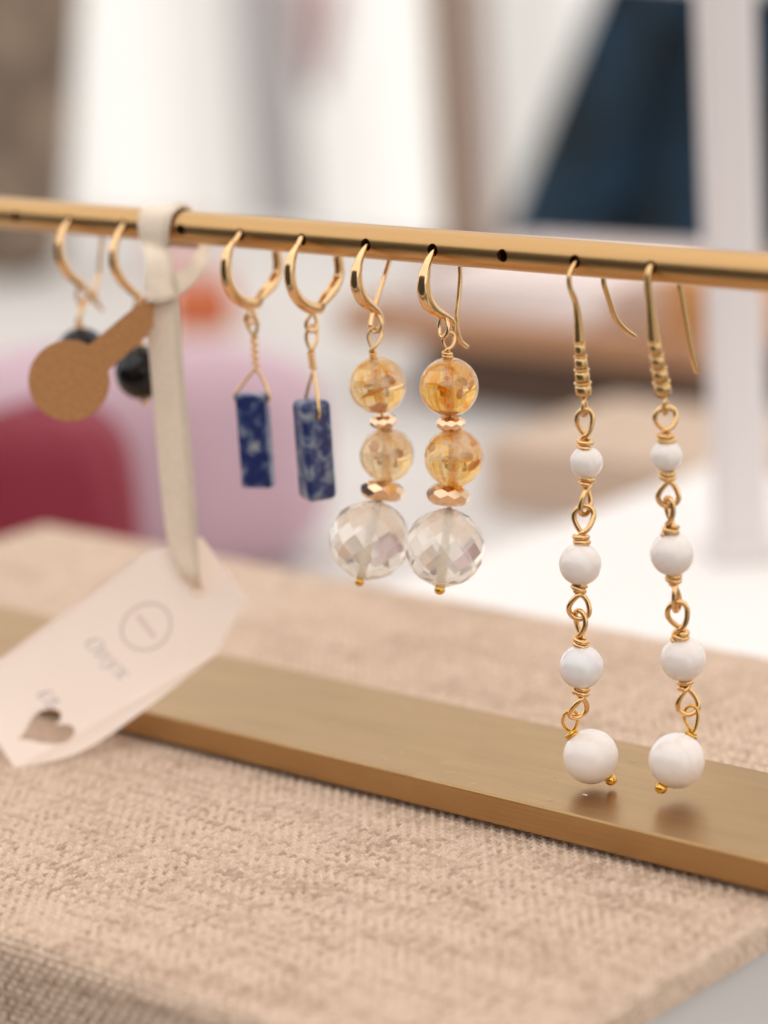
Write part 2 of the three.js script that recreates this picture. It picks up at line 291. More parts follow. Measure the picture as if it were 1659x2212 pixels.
// ---------------------------------------------------------------- brass stand: base bar and drilled rod
const HY = -65.04, BW = 24.31, BT = 3.89, RR = 2.2;
{
  const g = thing('jewellery_stand', 'brushed brass stand with drilled rod above a flat base bar', 'jewellery stand', V(-48, RY, 0));
  const bx0 = -155, bx1 = 61, b = 0.35, zf = BW / 2, loop = [];
  const corner = (z, y, a0) => { for (let k = 0; k <= 4; k++) { const a = a0 + (k / 4) * Math.PI / 2; loop.push([z + b * Math.cos(a), y + b * Math.sin(a), Math.cos(a), Math.sin(a)]); } };
  corner(zf - b, HY - b, 0); corner(-zf + b, HY - b, Math.PI / 2); corner(-zf + b, HY - BT + b, Math.PI); corner(zf - b, HY - BT + b, Math.PI * 1.5); loop.push(loop[0]);
  const pos = [], nor = [], uv = [], ix = []; let s = 0;
  loop.forEach(([z, y, nz, ny], i) => { if (i) s += Math.hypot(z - loop[i - 1][0], y - loop[i - 1][1]); for (const x of [bx0, bx1]) { pos.push(x, y, z); nor.push(0, ny, nz); uv.push(x / 75, s / 14); } });
  for (let i = 0; i + 1 < loop.length; i++) { const a = i * 2; ix.push(a, a + 1, a + 3, a, a + 3, a + 2); }
  const bar = new THREE.BufferGeometry(); bar.setAttribute('position', new THREE.Float32BufferAttribute(pos, 3)); bar.setAttribute('normal', new THREE.Float32BufferAttribute(nor, 3)); bar.setAttribute('uv', new THREE.Float32BufferAttribute(uv, 2)); bar.setIndex(ix);
  const cap = (x, d) => { const c = new THREE.PlaneGeometry(BW - 2 * b, BT - 2 * b).rotateY(d * Math.PI / 2).translate(x, HY - BT / 2, 0); return c; };
  part('base_bar', merge([bar, cap(bx0, -1), cap(bx1, 1)]), M.base, g);
  for (const x of [-140, 46]) part('foot_pad', new THREE.CylinderGeometry(4, 4, 0.9, 24).translate(x, RY + 0.55, 0), std(rgb(0.05, 0.05, 0.05), 0.8), g);
  // rod: a tube with eleven and more cross holes
  const ev = new Evaluator(); ev.useGroups = false;
  const tube = (r, l) => new Brush(new THREE.CylinderGeometry(r, r, l, 96, 1).rotateZ(Math.PI / 2).translate(-47, 0, 0));
  let rod = ev.evaluate(tube(RR, 208), tube(RR - 0.55, 220), SUBTRACTION);
  const holes = []; for (let i = -5; i <= 10; i++) { const x = (i - 7) * 11; if (x > -140 && x < 52) holes.push(new THREE.CylinderGeometry(0.8, 0.8, 12, 28).rotateX(Math.PI / 2).translate(x, 0, 0)); }
  rod = ev.evaluate(rod, new Brush(mergeGeometries(holes)), SUBTRACTION);
  part('rod', rod.geometry, M.rod, g);
  for (const x of [-149, 56]) part('upright', new THREE.CylinderGeometry(RR, RR, -HY + RR, 32).translate(x, (HY + RR) / 2, 0), M.rod, g);
}
const HX = (i) => (i - 7) * 11;

// ---------------------------------------------------------------- earrings
const kmm = 345 / FOCAL;
const crop = (x0, y0, s) => (x, y) => [(x0 + x / s) * 0.6636, (y0 + y / s) * 0.6636];
const onX = (c, X) => (x, y, dx = 0) => at(...c(x, y), { X: X + (Math.abs(dx) < 5 ? dx : 0) });   // a third number above 5 is a radius

function headPin(parent, p, r, mat) { part('head_pin', new THREE.SphereGeometry(r, 28, 20).scale(1, 0.92, 1).translate(p.x, p.y, p.z), mat, parent); }

// --- white bead chains (holes 9 and 10)
function pearlEarring(hole, label, spec) {
  const X = HX(hole), c5 = onX(crop(1750, 800, 2.552), X), c6 = onX(crop(1750, 1400, 2.552), X), c7 = onX(crop(1750, 1900, 2.552), X);
  const top = V(X, 0, 2.2), g = thing('bead_chain_earring', label, 'earring', spec.base ?? top, 'pair of long white bead chain earrings');
  const u = 0.26 * kmm * (depthOf(V(X, -30, 0)) / 345);
  // ear wire: front shank through the hole, out at the back and down
  const front = spec.front.map(([x, y]) => c5(x, y)), fw = spec.frontW.map((w) => w * u / 2);
  const back = spec.back.map(([x, y, dx]) => c5(x, y, dx ?? 0));
  const arc = [V(X, 0.1, 1.2), V(X, 0.35, -0.2), V(X, 0.1, -1.6), V(X, -0.9, -3.0)];
  const hook = part('ear_wire', merge([wire([...front].reverse().concat(arc, back), [...fw].reverse().concat([0.3, 0.3, 0.3, 0.3], back.map(() => 0.34)), { seg: 180 })]), M.antique, g);
  // ridged section: rings and barrels
  const [a, b] = spec.ridge.map(([x, y]) => c5(x, y)), ax = b.clone().sub(a), L = ax.length();
  for (let k = 0; k < 4; k++) {
    const t = k / 4, r0 = lerp(spec.rw[0], spec.rw[1], t) * u / 2, ring = new THREE.TorusGeometry(r0 * 0.98, r0 * 0.13, 12, 36).rotateX(Math.PI / 2);
    part('ridge_ring', orient(ring, ax, a.clone().addScaledVector(ax, t + 0.01)), M.antique, g);
    const h = L / 4, pts = [[0.5, -0.5], [0.86, -0.42], [0.97, -0.15], [0.97, 0.15], [0.86, 0.42], [0.5, 0.5]].map(([x, y]) => new THREE.Vector2(x * r0 * 1.06, -y * h * 0.96));
    part('barrel', orient(new THREE.LatheGeometry(pts.reverse(), 10), ax, a.clone().addScaledVector(ax, t + 0.14), k), M.antique, g);
  }
  const beads = spec.beads.map(([c, x, y, r]) => ({ p: (c === 6 ? c6 : c7)(x, y), r: r * u }));
  // end ring of the ear wire
  const e0 = b.clone().addScaledVector(ax, 0.02), e1 = c5(...spec.ringEnd);
  part('end_ring', eye(e0, e1, 95 * u, 15 * u, spec.ringPhi), M.antique, g);
  const joints = [];
  beads.forEach((bd, i) => {
    const prev = i ? beads[i - 1] : null, next = beads[i + 1];
    const upTo = prev ? prev.p : e0, d = bd.p.clone().sub(upTo).normalize();
    bd.axis = spec.axis && spec.axis[i] ? (() => { const f = basisAt(bd.p); return f(...spec.axis[i]).sub(bd.p).normalize(); })() : d;
    bd.top = bd.p.clone().addScaledVector(bd.axis, -bd.r * 0.985); bd.bot = bd.p.clone().addScaledVector(bd.axis, bd.r * 0.985);
  });
  beads.forEach((bd, i) => {
    const mat = spec.nacre === i ? M.nacre : M.pearl, w = i === 3 ? 0.2 : 0.33, dm = i === 3 ? M.deep : M.satin;
    const geo = orient(drilled(bd.r, 0.42), bd.axis.clone().negate(), bd.p, i);
    part(i === 3 ? 'large_bead' : 'bead', geo, mat, g, spec.nacre === i ? 'silvery white bead with a soft mirror sheen' : undefined);
    // eye above the bead, wrapped on its top
    const from = i ? beads[i - 1].bot : e1, toB = bd.top, span = toB.clone().sub(from), L = span.length(), dir = span.clone().normalize();
    const J = spec.joints[i];
    const cT = toB.clone().addScaledVector(bd.axis, -w * (i === 3 ? 0.9 : 1.15));
    part('wrap', coil(cT, bd.axis.clone().add(V(rnd() - 0.5, 0, rnd() - 0.5).multiplyScalar(0.45)).normalize(), (i === 3 ? 0.66 : 0.76) * (0.95 + 0.15 * rnd()), w * 0.92, i === 3 ? 1.5 : 1.45 + 0.5 * rnd(), w * 1.9, J.ph ?? rnd() * 6), dm, g);
    const neckB = toB.clone().addScaledVector(bd.axis, -w * (i === 3 ? 2.4 : 3.3));
    if (i) {
      const pa = beads[i - 1], neckA = from.clone().addScaledVector(pa.axis, 0.95), w0 = 0.33;
      part('wrap', coil(from.clone().addScaledVector(pa.axis, 0.35), pa.axis.clone().add(V(rnd() - 0.5, 0, rnd() - 0.5).multiplyScalar(0.45)).normalize(), 0.7 + 0.12 * rnd(), w0 * 0.92, 1.35 + 0.5 * rnd(), w0 * 1.9, J.ph2 ?? rnd() * 6), M.satin, g);
      const mid = neckA.clone().lerp(neckB, 0.5), ov = neckB.clone().sub(neckA).normalize();
      const off = RIGHT.clone().multiplyScalar((J.shift ?? 0) * kmm);
      part('wire_eye', eye(neckA, mid.clone().addScaledVector(ov, w0 * 1.6).addScaledVector(off, -0.3), J.w1 * u, w0, J.a), M.satin, g);
      part('wire_eye', eye(neckB, mid.clone().addScaledVector(ov, -w0 * 1.6).add(off), J.w2 * u, w, J.b), dm, g);
    } else {
      part('wire_eye', eye(neckB, e1.clone().addScaledVector(dir, -0.75), J.w2 * u, w * 0.95, J.b), M.satin, g);
    }
  });
  const lb = beads[3];
  const pin = lb.bot.clone().addScaledVector(lb.axis, spec.pinR * 0.55); headPin(g, pin, spec.pinR, M.deep);
  part('core_wire', wire([beads[0].top, beads[0].p, beads[0].bot], 0.25, { seg: 4 }), M.satin, g);
}
pearlEarring(9, 'long white bead earring left of its pair, gold ball at its bottom bead\'s right', {
  front: [[322, 135], [285, 190], [262, 260], [268, 345], [312, 460], [334, 590], [343, 700], [347, 785]], frontW: [40, 42, 42, 44, 52, 66, 80, 88],
  back: [[552, 320], [575, 390], [602, 475], [650, 605], [720, 690], [798, 748]],
  ridge: [[347, 800], [384, 1245]], rw: [92, 150], ringEnd: [392, 1410], ringPhi: 0.9,
  beads: [[6, 405, 265, 136], [6, 355, 1115, 176], [7, 362, 690, 186], [7, 441, 1435, 235]], nacre: 2,
  axis: [null, null, null, [0.62, 0.72, 0]],
  joints: [{ w2: 150, b: 0.1 }, { w1: 150, a: 0.7, w2: 185, b: 0.1 }, { w1: 200, a: -0.05, w2: 140, b: 0.75 }, { w1: 190, a: 0.45, w2: 150, b: -0.2, shift: -14 }],
  pinR: 0.76,
});
pearlEarring(10, 'long white bead earring farthest right, gold ball at its bottom bead\'s left', {
  front: [[948, 165], [925, 215], [918, 300], [930, 420], [940, 520], [950, 640], [962, 775]], frontW: [46, 62, 66, 70, 78, 92, 108],
  back: [[1180, 345], [1200, 450], [1225, 600], [1258, 790], [1285, 920], [1318, 1035]],
  ridge: [[966, 790], [1048, 1235]], rw: [104, 150], ringEnd: [1068, 1395], ringPhi: 1.0,
  beads: [[6, 1070, 215, 132], [6, 1118, 1030, 183], [7, 1208, 625, 192], [7, 1155, 1470, 240]],
  axis: [null, null, null, [-0.5, 0.85, 0.1]],
  joints: [{ w2: 205, b: -0.1 }, { w1: 200, a: 0.1, w2: 150, b: 1.05 }, { w1: 150, a: 1.0, w2: 195, b: 0.0 }, { w1: 205, a: 0.15, w2: 135, b: 0.1, shift: 4 }],
  pinR: 0.78,
});

// --- citrine and crystal drops (holes 6 and 7)
const citrineTex = (sd, amount) => tex(512, 256, (u, v) => {
  const a = u * Math.PI * 2, x = Math.cos(a) * Math.sin(v * Math.PI), z = Math.sin(a) * Math.sin(v * Math.PI), y = Math.cos(v * Math.PI);
  const q = fbm(x * 1.1 + sd, y * 1.1, z * 1.1, 3), n = fbm(x * 2 + sd + 2.5 * q, y * 2 + q * 2, z * 2, 5), m = sstep(n + amount, -0.05, 0.5), o = sstep(fbm(x * 2.2 - sd, y * 2.2, z * 2.2 + 5, 4) + amount * 0.6, 0.24, 0.5), s = sstep(NO.noise(x * 9 + sd, y * 9, z * 9), 0.62, 0.75) * 0.35;
  let c = [lerp(1, 0.99, m), lerp(0.91, 0.79, m), lerp(0.76, 0.38, m)];
  c = [lerp(c[0], 0.96, o), lerp(c[1], 0.56, o), lerp(c[2], 0.08, o)];
  return c.map((k) => k * (1 - s));
});
const citrine = (sd, amount, att) => phy(rgb(1, 1, 1), 0.04, { transmission: 0.7, thickness: 5, ior: 1.42, attenuationColor: att, attenuationDistance: 0.012, map: citrineTex(sd, amount), clearcoat: 0.6, clearcoatRoughness: 0.02 });
const crystalM = phy(rgb(1, 0.945, 0.88), 0.08, { transmission: 0.72, thickness: 6, ior: 1.17, attenuationColor: rgb(0.99, 0.95, 0.90), attenuationDistance: 0.06, clearcoat: 1, clearcoatRoughness: 0.01, });
function facetedBall(r, n = 11) {
  const planes = [[V(0, 1, 0), r * 0.985], [V(0, -1, 0), r * 0.985]];
  [[68, 0], [50, 0.5], [33, 0], [16.5, 0.5], [0, 0], [-16.5, 0.5], [-33, 0], [-50, 0.5], [-68, 0]].forEach(([lat, off]) => { const m = n; for (let i = 0; i < m; i++) planes.push([sph((lat + (rnd() - 0.5) * 1.5) * Math.PI / 180, ((i + off) / m) * Math.PI * 2), r * (0.968 + rnd() * 0.006)]); });
  return cut(planes);
}
function rondelle(R, h, n = 9) {
  const planes = [[V(0, 1, 0), h], [V(0, -1, 0), h]];
  for (let i = 0; i < n; i++) { const b = ((i + 0.5) / n) * Math.PI * 2, a = (i / n) * Math.PI * 2, j = () => 1 + (rnd() - 0.5) * 0.02; for (const s of [1, -1]) planes.push([sph(s * 0.36, s > 0 ? b : a), R * 0.955 * j()], [sph(s * 0.92, s > 0 ? a : b), (R * 0.57 + h * 0.42) * j()]); }
  return cut(planes);
}
function flake(s, kind) {
  const g = mergeVertices(new THREE.IcosahedronGeometry(1, 2).deleteAttribute('normal').deleteAttribute('uv')), p = g.attributes.position, o = rnd() * 50;
  for (let i = 0; i < p.count; i++) { const v = V().fromBufferAttribute(p, i), k = 1 + 0.9 * NO.noise(v.x * 1.7 + o, v.y * 1.7, v.z * 1.7); p.setXYZ(i, v.x * s[0] * k, v.y * s[1] * k, v.z * s[2] * k); }
  g.computeVertexNormals(); g.setAttribute('uv', new THREE.Float32BufferAttribute(new Float32Array(p.count * 2), 2)); return g;
}
function citrineEarring(hole, label, S) {
  const X = HX(hole), c3 = onX(crop(1000, 700, 2.37), X), c4 = onX(crop(1000, 1300, 2.37), X), g = thing('stacked_bead_earring', label, 'earring', V(X, 0, 2.2), 'pair of golden bead earrings');
  const u = 0.28 * kmm * (depthOf(V(X, -15, 0)) / 345);
  const front = S.front.map(([x, y, dx]) => c3(x, y, dx ?? 0)), fw = S.frontW.map((w) => w * u / 2), arc = [V(X, 0.05, 1.2), V(X, 0.3, -0.2), V(X, 0.0, -1.7), V(X, -0.9, -2.8)], back = S.back.map(([x, y, dx]) => c3(x, y, dx ?? 0));
  part('ear_wire', wire([...front].reverse().concat(arc, back), [...fw].reverse().concat([0.3, 0.3, 0.3, 0.3], back.map(() => 0.3)), { seg: 200, radial: 20 }), M.gold, g);
  const rc = c3(...S.ring[0]);
  { const f = basisAt(rc), [w, h, tw] = S.ring[1], k = 0.28; const pts = []; for (let i = 0; i < 16; i++) { const a = (i / 16) * Math.PI * 2; pts.push(f(Math.cos(a) * w * k, Math.sin(a) * h * k, Math.cos(a) * tw * k)); } part('jump_ring', wire(pts, 0.25, { closed: true, seg: 60 }), M.gold, g); }
  const b1 = { p: c3(...S.b1), r: S.b1[2] * u }, b2 = { p: c4(...S.b2), r: S.b2[2] * u }, b3 = { p: c4(...S.b3), r: S.b3[2] * u }, s1 = c4(...S.s1), s2 = c4(...S.s2);
  const nb = (a, b) => b.clone().sub(a).normalize();
  const ax1 = nb(b1.p, s1), ax2 = nb(s1, s2), ax3 = nb(s2, c4(...S.pin));
  const topEye = c3(...S.eye[0]), botEye = b1.p.clone().addScaledVector(ax1, -b1.r - 0.95), tilt = S.eyePhi;
  part('wire_eye', eye(botEye, topEye, S.eye[1] * u, 0.22, tilt), M.satin, g);
  part('wrap', coil(b1.p.clone().addScaledVector(ax1, -b1.r - 0.36), ax1, S.coilR, 0.2, 1.8, 0.36, S.ph), M.satin, g);
  const clear = (b, ax, mat, spin) => part('citrine_bead', orient(drilled(b.r, 0.5, 80), ax.clone().negate(), b.p, spin), mat, g);
  const beadA = clear(b1, ax1, S.mats[0], S.spin), beadB = clear(b2, ax2, S.mats[1], S.spin + 1);
  for (const [bead, f] of [[beadA, S.fl1], [beadB, S.fl2]]) for (const [px, py, w, sz, rot, mt] of f) {
    const b = bead === beadA ? b1 : b2, q = basisAt(b.p)(px * 63, py * 63, w * 63), ge = flake(sz); ge.rotateZ(rot); ge.applyQuaternion(camera.quaternion); ge.translate(q.x, q.y, q.z); part('inclusion', ge, M[mt], bead);
  }
  part('gold_spacer', orient(rondelle(S.sp[0][0] * u, S.sp[0][1]), ax1.clone().add(ax2).negate(), s1, 0.2), M.rose, g);
  part('gold_spacer', orient(rondelle(S.sp[1][0] * u, S.sp[1][1]), ax2.clone().add(ax3).negate(), s2, 0.5), M.rose, g);
  const cb = part('crystal_bead', orient(facetedBall(b3.r), ax3.clone().negate(), b3.p, S.spin3), crystalM, g);
  const tubeM = phy(rgb(0.93, 0.86, 0.74), 0.35, { transmission: 0.4, thickness: 1, ior: 1.2 });
  const q0 = b3.p.clone().addScaledVector(ax3, -b3.r * 0.94), q1 = b3.p.clone().addScaledVector(ax3, b3.r * 0.94);
  part('drill_channel', wire([q0, b3.p, q1], 0.5, { seg: 4 }), tubeM, cb);
  const pin = b3.p.clone().addScaledVector(ax3, b3.r + 0.3); headPin(g, pin, S.pinR * u, M.deep);
  part('core_pin', merge([[b1.p.clone().addScaledVector(ax1, b1.r * 0.96), b2.p.clone().addScaledVector(ax1, -b2.r * 0.96)], [b2.p.clone().addScaledVector(ax2, b2.r * 0.96), s2.clone().addScaledVector(ax3, 1.2)]].map((p) => wire(p, 0.2, { seg: 6 }))), M.satin, g);
}
citrineEarring(6, 'golden bead earring left of its pair, an orange streak across its top bead', {
  front: [[462, 232], [410, 330], [380, 440], [385, 550], [430, 650], [505, 715], [555, 765], [578, 830], [560, 890]], frontW: [28, 62, 88, 104, 98, 76, 50, 38, 34],
  back: [[632, 355], [610, 430], [572, 545], [532, 670], [503, 770], [490, 850, 0.2]], ring: [[530, 838], [44, 68, 30]],
  eye: [[530, 872], 120], eyePhi: 0.25, coilR: 0.36, ph: 0.5, spin: 1.9,
  b1: [545, 1310, 222], s1: [588, 168], b2: [615, 428, 212], s2: [582, 705], b3: [480, 1085, 314], pin: [412, 1420], pinR: 38, sp: [[102, 0.85], [166, 1.2]], spin3: 0.2,
  mats: [citrine(3.1, 0.1, rgb(0.985, 0.86, 0.66)), citrine(8.2, -0.06, rgb(0.99, 0.91, 0.8))],
  fl1: [[-0.1, 0.22, 0.3, [1.25, 0.2, 0.12], 0.42, 'orangeFlake'], [0.02, 0.68, 0.15, [0.95, 0.6, 0.2], -0.3, 'orangeFlake'], [-0.2, 0.8, 0.0, [0.7, 0.35, 0.2], 0.2, 'amberFlake']],
  fl2: [[-0.3, -0.2, 0, [0.5, 0.5, 0.15], 0.4, 'amberFlake']],
});
citrineEarring(7, 'golden bead earring right of its pair, orange specks at its top bead\'s right side', {
  front: [[980, 272], [930, 370], [902, 480], [903, 590], [940, 690], [1010, 752], [1085, 790], [1128, 835], [1136, 890]], frontW: [28, 64, 94, 112, 107, 82, 54, 40, 32],
  back: [[1178, 400], [1180, 480], [1170, 620], [1152, 790], [1158, 890], [1185, 975], [1230, 1015]], ring: [[1052, 868], [34, 78, 40]],
  eye: [[1102, 905], 105], eyePhi: -0.2, coilR: 0.5, ph: 2.4, spin: 0.6,
  b1: [1095, 1325, 228], s1: [1110, 185], b2: [1132, 450, 230], s2: [1087, 738], b3: [1062, 1145, 310], pin: [997, 1480], pinR: 43, sp: [[110, 0.9], [163, 1.25]], spin3: 1.1,
  mats: [citrine(15.7, 0.3, rgb(0.98, 0.80, 0.5)), citrine(22.4, 0.18, rgb(0.98, 0.85, 0.64))],
  fl1: [[0.3, 0.22, 0.5, [0.5, 0.36, 0.15], 0.9, 'rustFlake'], [0.62, -0.05, 0.3, [0.3, 0.55, 0.15], -0.5, 'orangeFlake'], [0.5, 0.25, 0.6, [0.55, 0.05, 0.04], 0.65, 'rustFlake'], [-0.15, 0.75, 0.0, [1.0, 0.4, 0.25], 0.1, 'amberFlake'], [0.1, 0.8, 0.1, [0.7, 0.3, 0.2], 0.3, 'orangeFlake']],
  fl2: [[0.55, 0.2, 0.2, [0.75, 0.42, 0.2], 0.7, 'orangeFlake'], [-0.6, -0.3, 0, [0.4, 0.6, 0.2], 0.2, 'amberFlake'], [-0.05, 0.35, 0.4, [0.35, 0.12, 0.1], 0.1, 'orangeFlake']],
});

// --- blue stone bars (holes 4 and 5)
const stoneTex = (sd, whites) => tex(512, 512, (u, v) => {
  const q = fbm(u * 4 + sd, v * 5.6, 2, 4), n = fbm(u * 5.5 + 0.6 * q + sd, v * 7.2 + 0.6 * q + 3, 7, 6) * 1.1, m = sstep(n + whites, -0.22, 0.2), w = sstep(n + whites + 0.3 * q, -0.08, 0.6), g = 0.5 + 0.5 * fbm(u * 40, v * 56, 3, 3);
  return [[0.13, 0.31, 0.66], [0.175, 0.37, 0.665], [0.40, 0.52, 0.67]].map(([a, b, c]) => lerp(lerp(a, b, m), c, w) * (0.88 + 0.24 * g));
});
function stoneEarring(hole, label, S) {
  const X = HX(hole), c2 = onX(crop(600, 650, 2.107), X), g = thing('stone_bar_earring', label, 'earring', V(X, 0, 2.2), 'pair of blue stone bar earrings');
  const u = 0.315 * kmm * (depthOf(V(X, -15, 0)) / 345);
  const arc = [V(X, 0.05, 1.2), V(X, 0.3, -0.2), V(X, 0, -1.8), V(X, -1.0, -3.0)];
  const front = S.thin.map(([x, y]) => c2(x, y));
  part('ear_wire', wire([...front].reverse().concat(arc, S.backWire.map(([x, y]) => c2(x, y))), 0.36, { seg: 90 }), M.gold, g);
  part('hoop', wire(S.hoop.map(([x, y]) => c2(x, y)), S.hoopW.map((w) => w * u / 2), { seg: 120, radial: 20 }), M.gold, g);
  part('lever', wire(S.lever.map(([x, y]) => c2(x, y)), S.leverW.map((w) => w * u / 2), { seg: 80, radial: 20 }), M.gold, g);
  const hp = c2(...S.hinge); part('hinge', new THREE.CylinderGeometry(0.42, 0.42, 1.5, 20).rotateZ(Math.PI / 2).translate(hp.x, hp.y, hp.z), M.gold, g);
  const e = S.ring.map(([x, y]) => c2(x, y)); part('end_ring', eye(e[0], e[1], 90 * u, 0.26, S.ringPhi), M.gold, g);
  const w0 = c2(...S.eyeTop), w1 = c2(...S.twist[0]), w2 = c2(...S.twist[1]);
  part('wire_eye', eye(w1, w0, 85 * u, 0.24, S.eyePhi), M.satin, g);
  part('wrap', coil(w1.clone().lerp(w2, 0.5), w2.clone().sub(w1).normalize(), S.coilR, 0.22, 4.2, w1.distanceTo(w2) / 4.4, 0.4), M.satin, g);
  // the stone: a bar with softened edges
  const [sx, sy, sz] = S.size, c = c2(...S.mid), bar = new RoundedBoxGeometry(sx, sy, sz, 4, S.round ?? 0.35);
  const uvA = bar.attributes.uv, pA = bar.attributes.position; for (let i = 0; i < uvA.count; i++) uvA.setXY(i, (pA.getX(i) - pA.getZ(i)) / 10 + 0.5, (pA.getY(i) + 0.3 * pA.getZ(i)) / 14 + 0.5);
  bar.rotateY(S.turn).translate(c.x, c.y, c.z);
  part('stone_bar', bar, phy(rgb(1, 1, 1), 0.35, { map: S.map, clearcoat: 0.25, clearcoatRoughness: 0.3, bumpMap: S.map, bumpScale: 0.00003 }), g);
  const q = new THREE.Quaternion().setFromEuler(new THREE.Euler(0, S.turn, 0)), face = V(0, 0, 1).applyQuaternion(q), side = V(1, 0, 0).applyQuaternion(q);
  const top = c.clone().add(V(0, sy / 2, 0)), drill = top.clone().add(V(0, -S.drop, 0)), D = S.along === 'x' ? side : face, hw = S.along === 'x' ? sx / 2 : sz / 2;
  const L = drill.clone().addScaledVector(D, hw), R = drill.clone().addScaledVector(D, -hw);
  part('bail_wire', wire([w2, w2.clone().lerp(L, 0.45).addScaledVector(D, 0.55), L.clone().addScaledVector(D, 0.28).add(V(0, 0.8, 0)), L.clone().addScaledVector(D, 0.1), drill, R.clone().addScaledVector(D, -0.1), R.clone().addScaledVector(D, -0.28).add(V(0, 0.8, 0)), w2.clone().lerp(R, 0.45).addScaledVector(D, -0.55), w2.clone().add(V(0.05, 0, 0))], 0.225, { seg: 120 }), M.satin, g);
  const dh = new THREE.CylinderGeometry(0.34, 0.34, 2 * hw + 0.02, 20); orient(dh, D, drill); part('drill_hole', dh, std(rgb(0.02, 0.02, 0.03), 0.9), g);
}
stoneEarring(4, 'blue stone bar earring left of its pair, straight slab held at both sides', {
  thin: [[388, 228], [365, 262], [335, 300]], backWire: [[628, 380], [640, 410]], hoop: [[330, 295], [295, 370], [283, 470], [300, 570], [345, 650], [420, 705], [500, 712]], hoopW: [34, 70, 78, 78, 80, 82, 72],
  lever: [[500, 690], [545, 640], [600, 580], [635, 505], [640, 430], [632, 360]], leverW: [48, 80, 84, 74, 72, 68], hinge: [500, 690], ring: [[455, 735], [455, 850]], ringPhi: 0.5,
  eyeTop: [462, 800], twist: [[480, 945], [490, 1150]], eyePhi: 0.2, coilR: 0.34, size: [4.15, 12.6, 2.0], mid: [487, 1650], turn: YAW - 0.3, round: 0.22, drop: 1.0, along: 'x', map: stoneTex(4.4, -0.05),
});
stoneEarring(5, 'blue and white stone bar earring right of its pair, rounded bar drilled through its front', {
  thin: [[806, 262], [790, 290], [775, 325]], backWire: [[1048, 410], [1058, 440]], hoop: [[772, 320], [735, 400], [722, 500], [738, 600], [780, 680], [850, 735], [925, 745]], hoopW: [38, 72, 80, 80, 82, 86, 78],
  lever: [[925, 730], [965, 680], [1020, 610], [1058, 530], [1062, 460], [1052, 385]], leverW: [48, 80, 86, 78, 72, 68], hinge: [925, 728], ring: [[880, 770], [872, 905]], ringPhi: 0.15,
  eyeTop: [880, 860], twist: [[868, 1040], [885, 1165]], eyePhi: -0.1, coilR: 0.32, size: [4.1, 13.2, 4.1], mid: [893, 1712], turn: YAW + 0.42, round: 0.85, lean: 0, drop: 2.0, along: 'z', map: stoneTex(19.3, 0.02),
});

// --- black bead earrings (holes 1 and 2)
function onyxEarring(hole, label, S) {
  const X = HX(hole), c1 = onX(crop(0, 600, 2.074), X), g = thing('black_bead_earring', label, 'earring', V(X, 0, 2.2), 'pair of black bead earrings');
  const u = 0.32 * kmm * (depthOf(V(X, -10, 0)) / 345), arc = [V(X, 0.05, 1.2), V(X, 0.3, -0.2), V(X, 0, -1.7), V(X, -0.9, -2.8)];
  part('ear_wire', wire(S.front.map(([x, y]) => c1(x, y)).reverse().concat(arc, S.back.map(([x, y]) => c1(x, y))), S.frontW.map((w) => w * u / 2).reverse().concat([0.3, 0.3, 0.3, 0.3], S.back.map(() => 0.3)), { seg: 180, radial: 18 }), M.gold, g);
  const b = c1(...S.bead), r = S.bead[2] * u, dn = V(0, -1, 0);
  part('jump_ring', eye(c1(...S.ring[0]), c1(...S.ring[1]), 85 * u, 0.25, 0.3), M.gold, g);
  part('wire_eye', eye(b.clone().add(V(0, r + 1.0, 0)), c1(...S.eyeTop), 60 * u, 0.22, 0.8), M.satin, g);
  part('wrap', coil(b.clone().add(V(0, r + 0.4, 0)), dn, 0.4, 0.2, 2, 0.36), M.satin, g);
  part('black_bead', new THREE.SphereGeometry(r, 64, 40).translate(b.x, b.y, b.z), M.onyx, g);
  headPin(g, b.clone().add(V(0, -r - 0.35, 0)), 0.55, M.satin);
}
onyxEarring(1, 'black bead earring farthest left, its bead almost hidden behind the round brown label', {
  front: [[475, 238], [425, 320], [402, 410], [408, 500], [460, 600], [540, 675], [600, 730], [640, 800]], frontW: [30, 55, 66, 72, 68, 54, 40, 30], back: [[688, 350], [682, 450], [665, 620], [640, 740], [655, 800], [690, 845]],
  ring: [[545, 650], [560, 810]], eyeTop: [565, 775], bead: [552, 1140, 176],
});
onyxEarring(2, 'black bead earring with its glossy bead half hidden behind the cream ribbon', {
  front: [[848, 262], [795, 350], [765, 450], [768, 545], [815, 640], [890, 720], [945, 775]], frontW: [30, 50, 62, 70, 68, 54, 38], back: [[1055, 400], [1050, 560], [1040, 720]],
  ring: [[935, 745], [950, 880]], eyeTop: [955, 850], bead: [960, 1270, 186],
});

